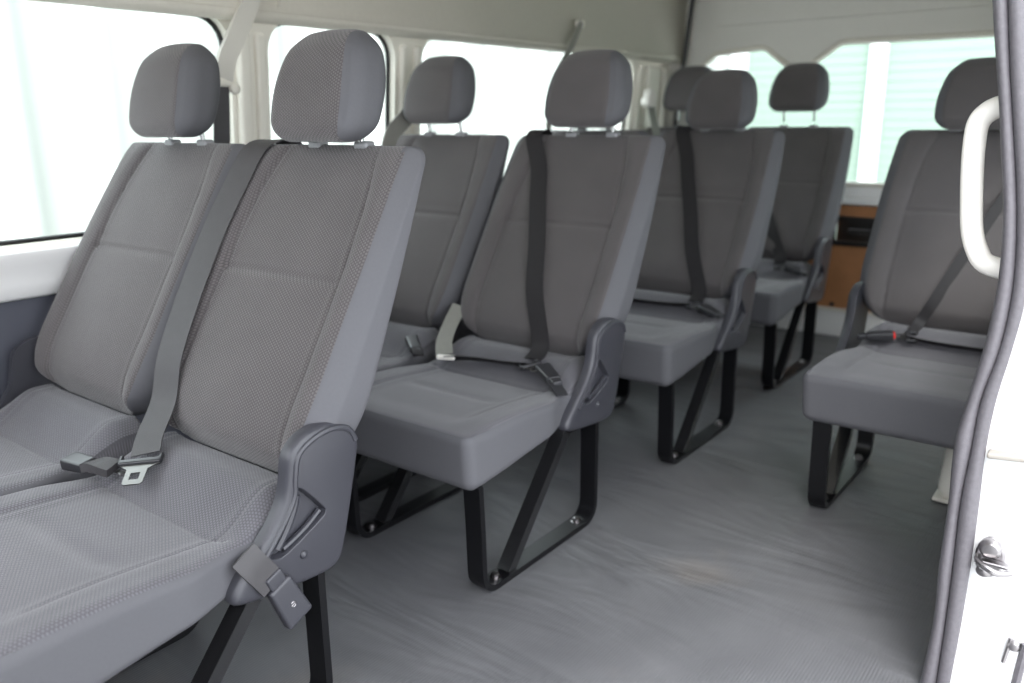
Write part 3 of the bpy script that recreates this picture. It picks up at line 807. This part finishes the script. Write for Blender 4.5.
bm = bmesh.new(); strap(bm, spline(rel([(-1.925, 1.295, 1.095), (-1.934, 1.291, 0.979), (-1.955, 1.289, 0.853), (-1.981, 1.287, 0.748)], O), 4), (0, 1, 0), .047, .003)
finish('webbing', bm, M['webbing'], sb)
sb = thing('pillar_seat_belt', 'grey belt webbing slanting across the top of the long side window', 'seat belt', (-1.892, 2.838, 1.105)); O = (-1.892, 2.838, 1.105)
bm = bmesh.new(); strap(bm, spline(rel([(-1.895, 2.927, 1.368), (-1.892, 2.856, 1.276), (-1.892, 2.774, 1.188), (-1.892, 2.716, 1.105), (-1.892, 2.700, 1.000), (-1.892, 2.696, 0.842)], O), 5), (.1, 1, -.4), .024, .005)
finish('webbing', bm, M['light_webbing'], sb)
bm = bmesh.new(); rbox(bm, (-.012, .092, .256), (.02, .05, .03), .008); finish('belt_guide', bm, M['trim'], sb)
sb = thing('pillar_seat_belt', 'pale belt webbing with round white guide on the rearmost pillar', 'seat belt', (-1.955, 3.605, 1.047)); O = (-1.955, 3.605, 1.047)
bm = bmesh.new(); rbox(bm, (.005, -.005, .025), (.05, .085, .05), .02); lathe(bm, [(0, 0), (.038, 0), (.042, .012), (.034, .030), (0, .036)], Matrix.Translation((-.005, -.005, .045)) @ Matrix.Rotation(PI/2, 4, 'Y'), 20)
finish('belt_guide', bm, M['handle'], sb)
bm = bmesh.new(); strap(bm, spline([(.012, 0, .02), (.02, .02, -.06), (.035, .05, -.16), (.05, .09, -.30)], 5), (0, 1, .1), [.055+.03*k/15 for k in range(16)], .004)
finish('webbing', bm, M['light_webbing'], sb)
sb = thing('pillar_seat_belt', 'pale belt webbing draped from the pillar behind the second-row window seat', 'seat belt', (-1.965, 2.049, 1.000)); O = (-1.965, 2.049, 1.000)
bm = bmesh.new(); strap(bm, spline(rel([(-1.950, 2.049, 1.084), (-1.934, 2.002, 1.037), (-1.925, 1.939, 0.995), (-1.919, 1.881, 0.953), (-1.913, 1.845, 0.874)], O), 5), (0, 1, -.3), .055, .004)
finish('webbing', bm, M['light_webbing'], sb)
bm = bmesh.new(); rbox(bm, (.015, .0, .11), (.024, .06, .035), .01); finish('belt_guide', bm, M['trim'], sb)

# ---------------------------------------------------------------- camera
cam = bpy.data.cameras.new('camera'); co = bpy.data.objects.new('camera', cam); COL.objects.link(co)
f_px = 826.67; W_, H_ = 1024, 683
def vdir(x, y): return Vector((x-W_/2, y-H_/2, f_px)).normalized()
ay = vdir(1170, 112); ax = -vdir(-600, 131); ax = (ax-ay*ax.dot(ay)).normalized(); az = ax.cross(ay)
# rows of camera rotation: image right, image down, forward in world axes
right = Vector((ax.x, ay.x, az.x)); downv = Vector((ax.y, ay.y, az.y)); fwd = Vector((ax.z, ay.z, az.z))
Rm = Matrix((right, -downv, -fwd)).transposed().to_4x4()
co.matrix_world = Matrix.Translation((0, 0, 1.0)) @ Rm
cam.sensor_width = 36; cam.lens = f_px/W_*36; cam.clip_start = .02; cam.clip_end = 200
cam.dof.use_dof = True; cam.dof.focus_distance = 1.42; cam.dof.aperture_fstop = 2.5
scene.camera = co

# ---------------------------------------------------------------- light: bright overcast daylight
w = bpy.data.worlds.new('overcast_sky'); scene.world = w; w.use_nodes = True; nt = w.node_tree
bg = nt.nodes['Background']; tc = nt.nodes.new('ShaderNodeTexCoord'); sp = nt.nodes.new('ShaderNodeSeparateXYZ')
nt.links.new(tc.outputs['Generated'], sp.inputs['Vector'])
rp = nt.nodes.new('ShaderNodeValToRGB'); nt.links.new(sp.outputs['Z'], rp.inputs['Fac'])
rp.color_ramp.elements[0].position = 0; rp.color_ramp.elements[0].color = (.72, .76, .80, 1)
rp.color_ramp.elements[1].position = .9; rp.color_ramp.elements[1].color = (.90, .93, 1.0, 1)
nt.links.new(rp.outputs['Color'], bg.inputs['Color']); bg.inputs['Strength'].default_value = 4.0
sun = bpy.data.lights.new('sun', 'SUN'); sun.energy = 2.5; sun.angle = math.radians(25); sun.color = (1, .97, .93)
so = bpy.data.objects.new('sun', sun); COL.objects.link(so); so.rotation_euler = (math.radians(38), 0, math.radians(35))

vs_ = scene.view_settings; vs_.view_transform = 'Standard'; vs_.look = 'None'; vs_.gamma = 1; vs_.use_curve_mapping = False
vs_.exposure = 0.6
scene.cycles.max_bounces = 10; scene.cycles.diffuse_bounces = 6; scene.cycles.transparent_max_bounces = 12
scene.cycles.use_denoising = True
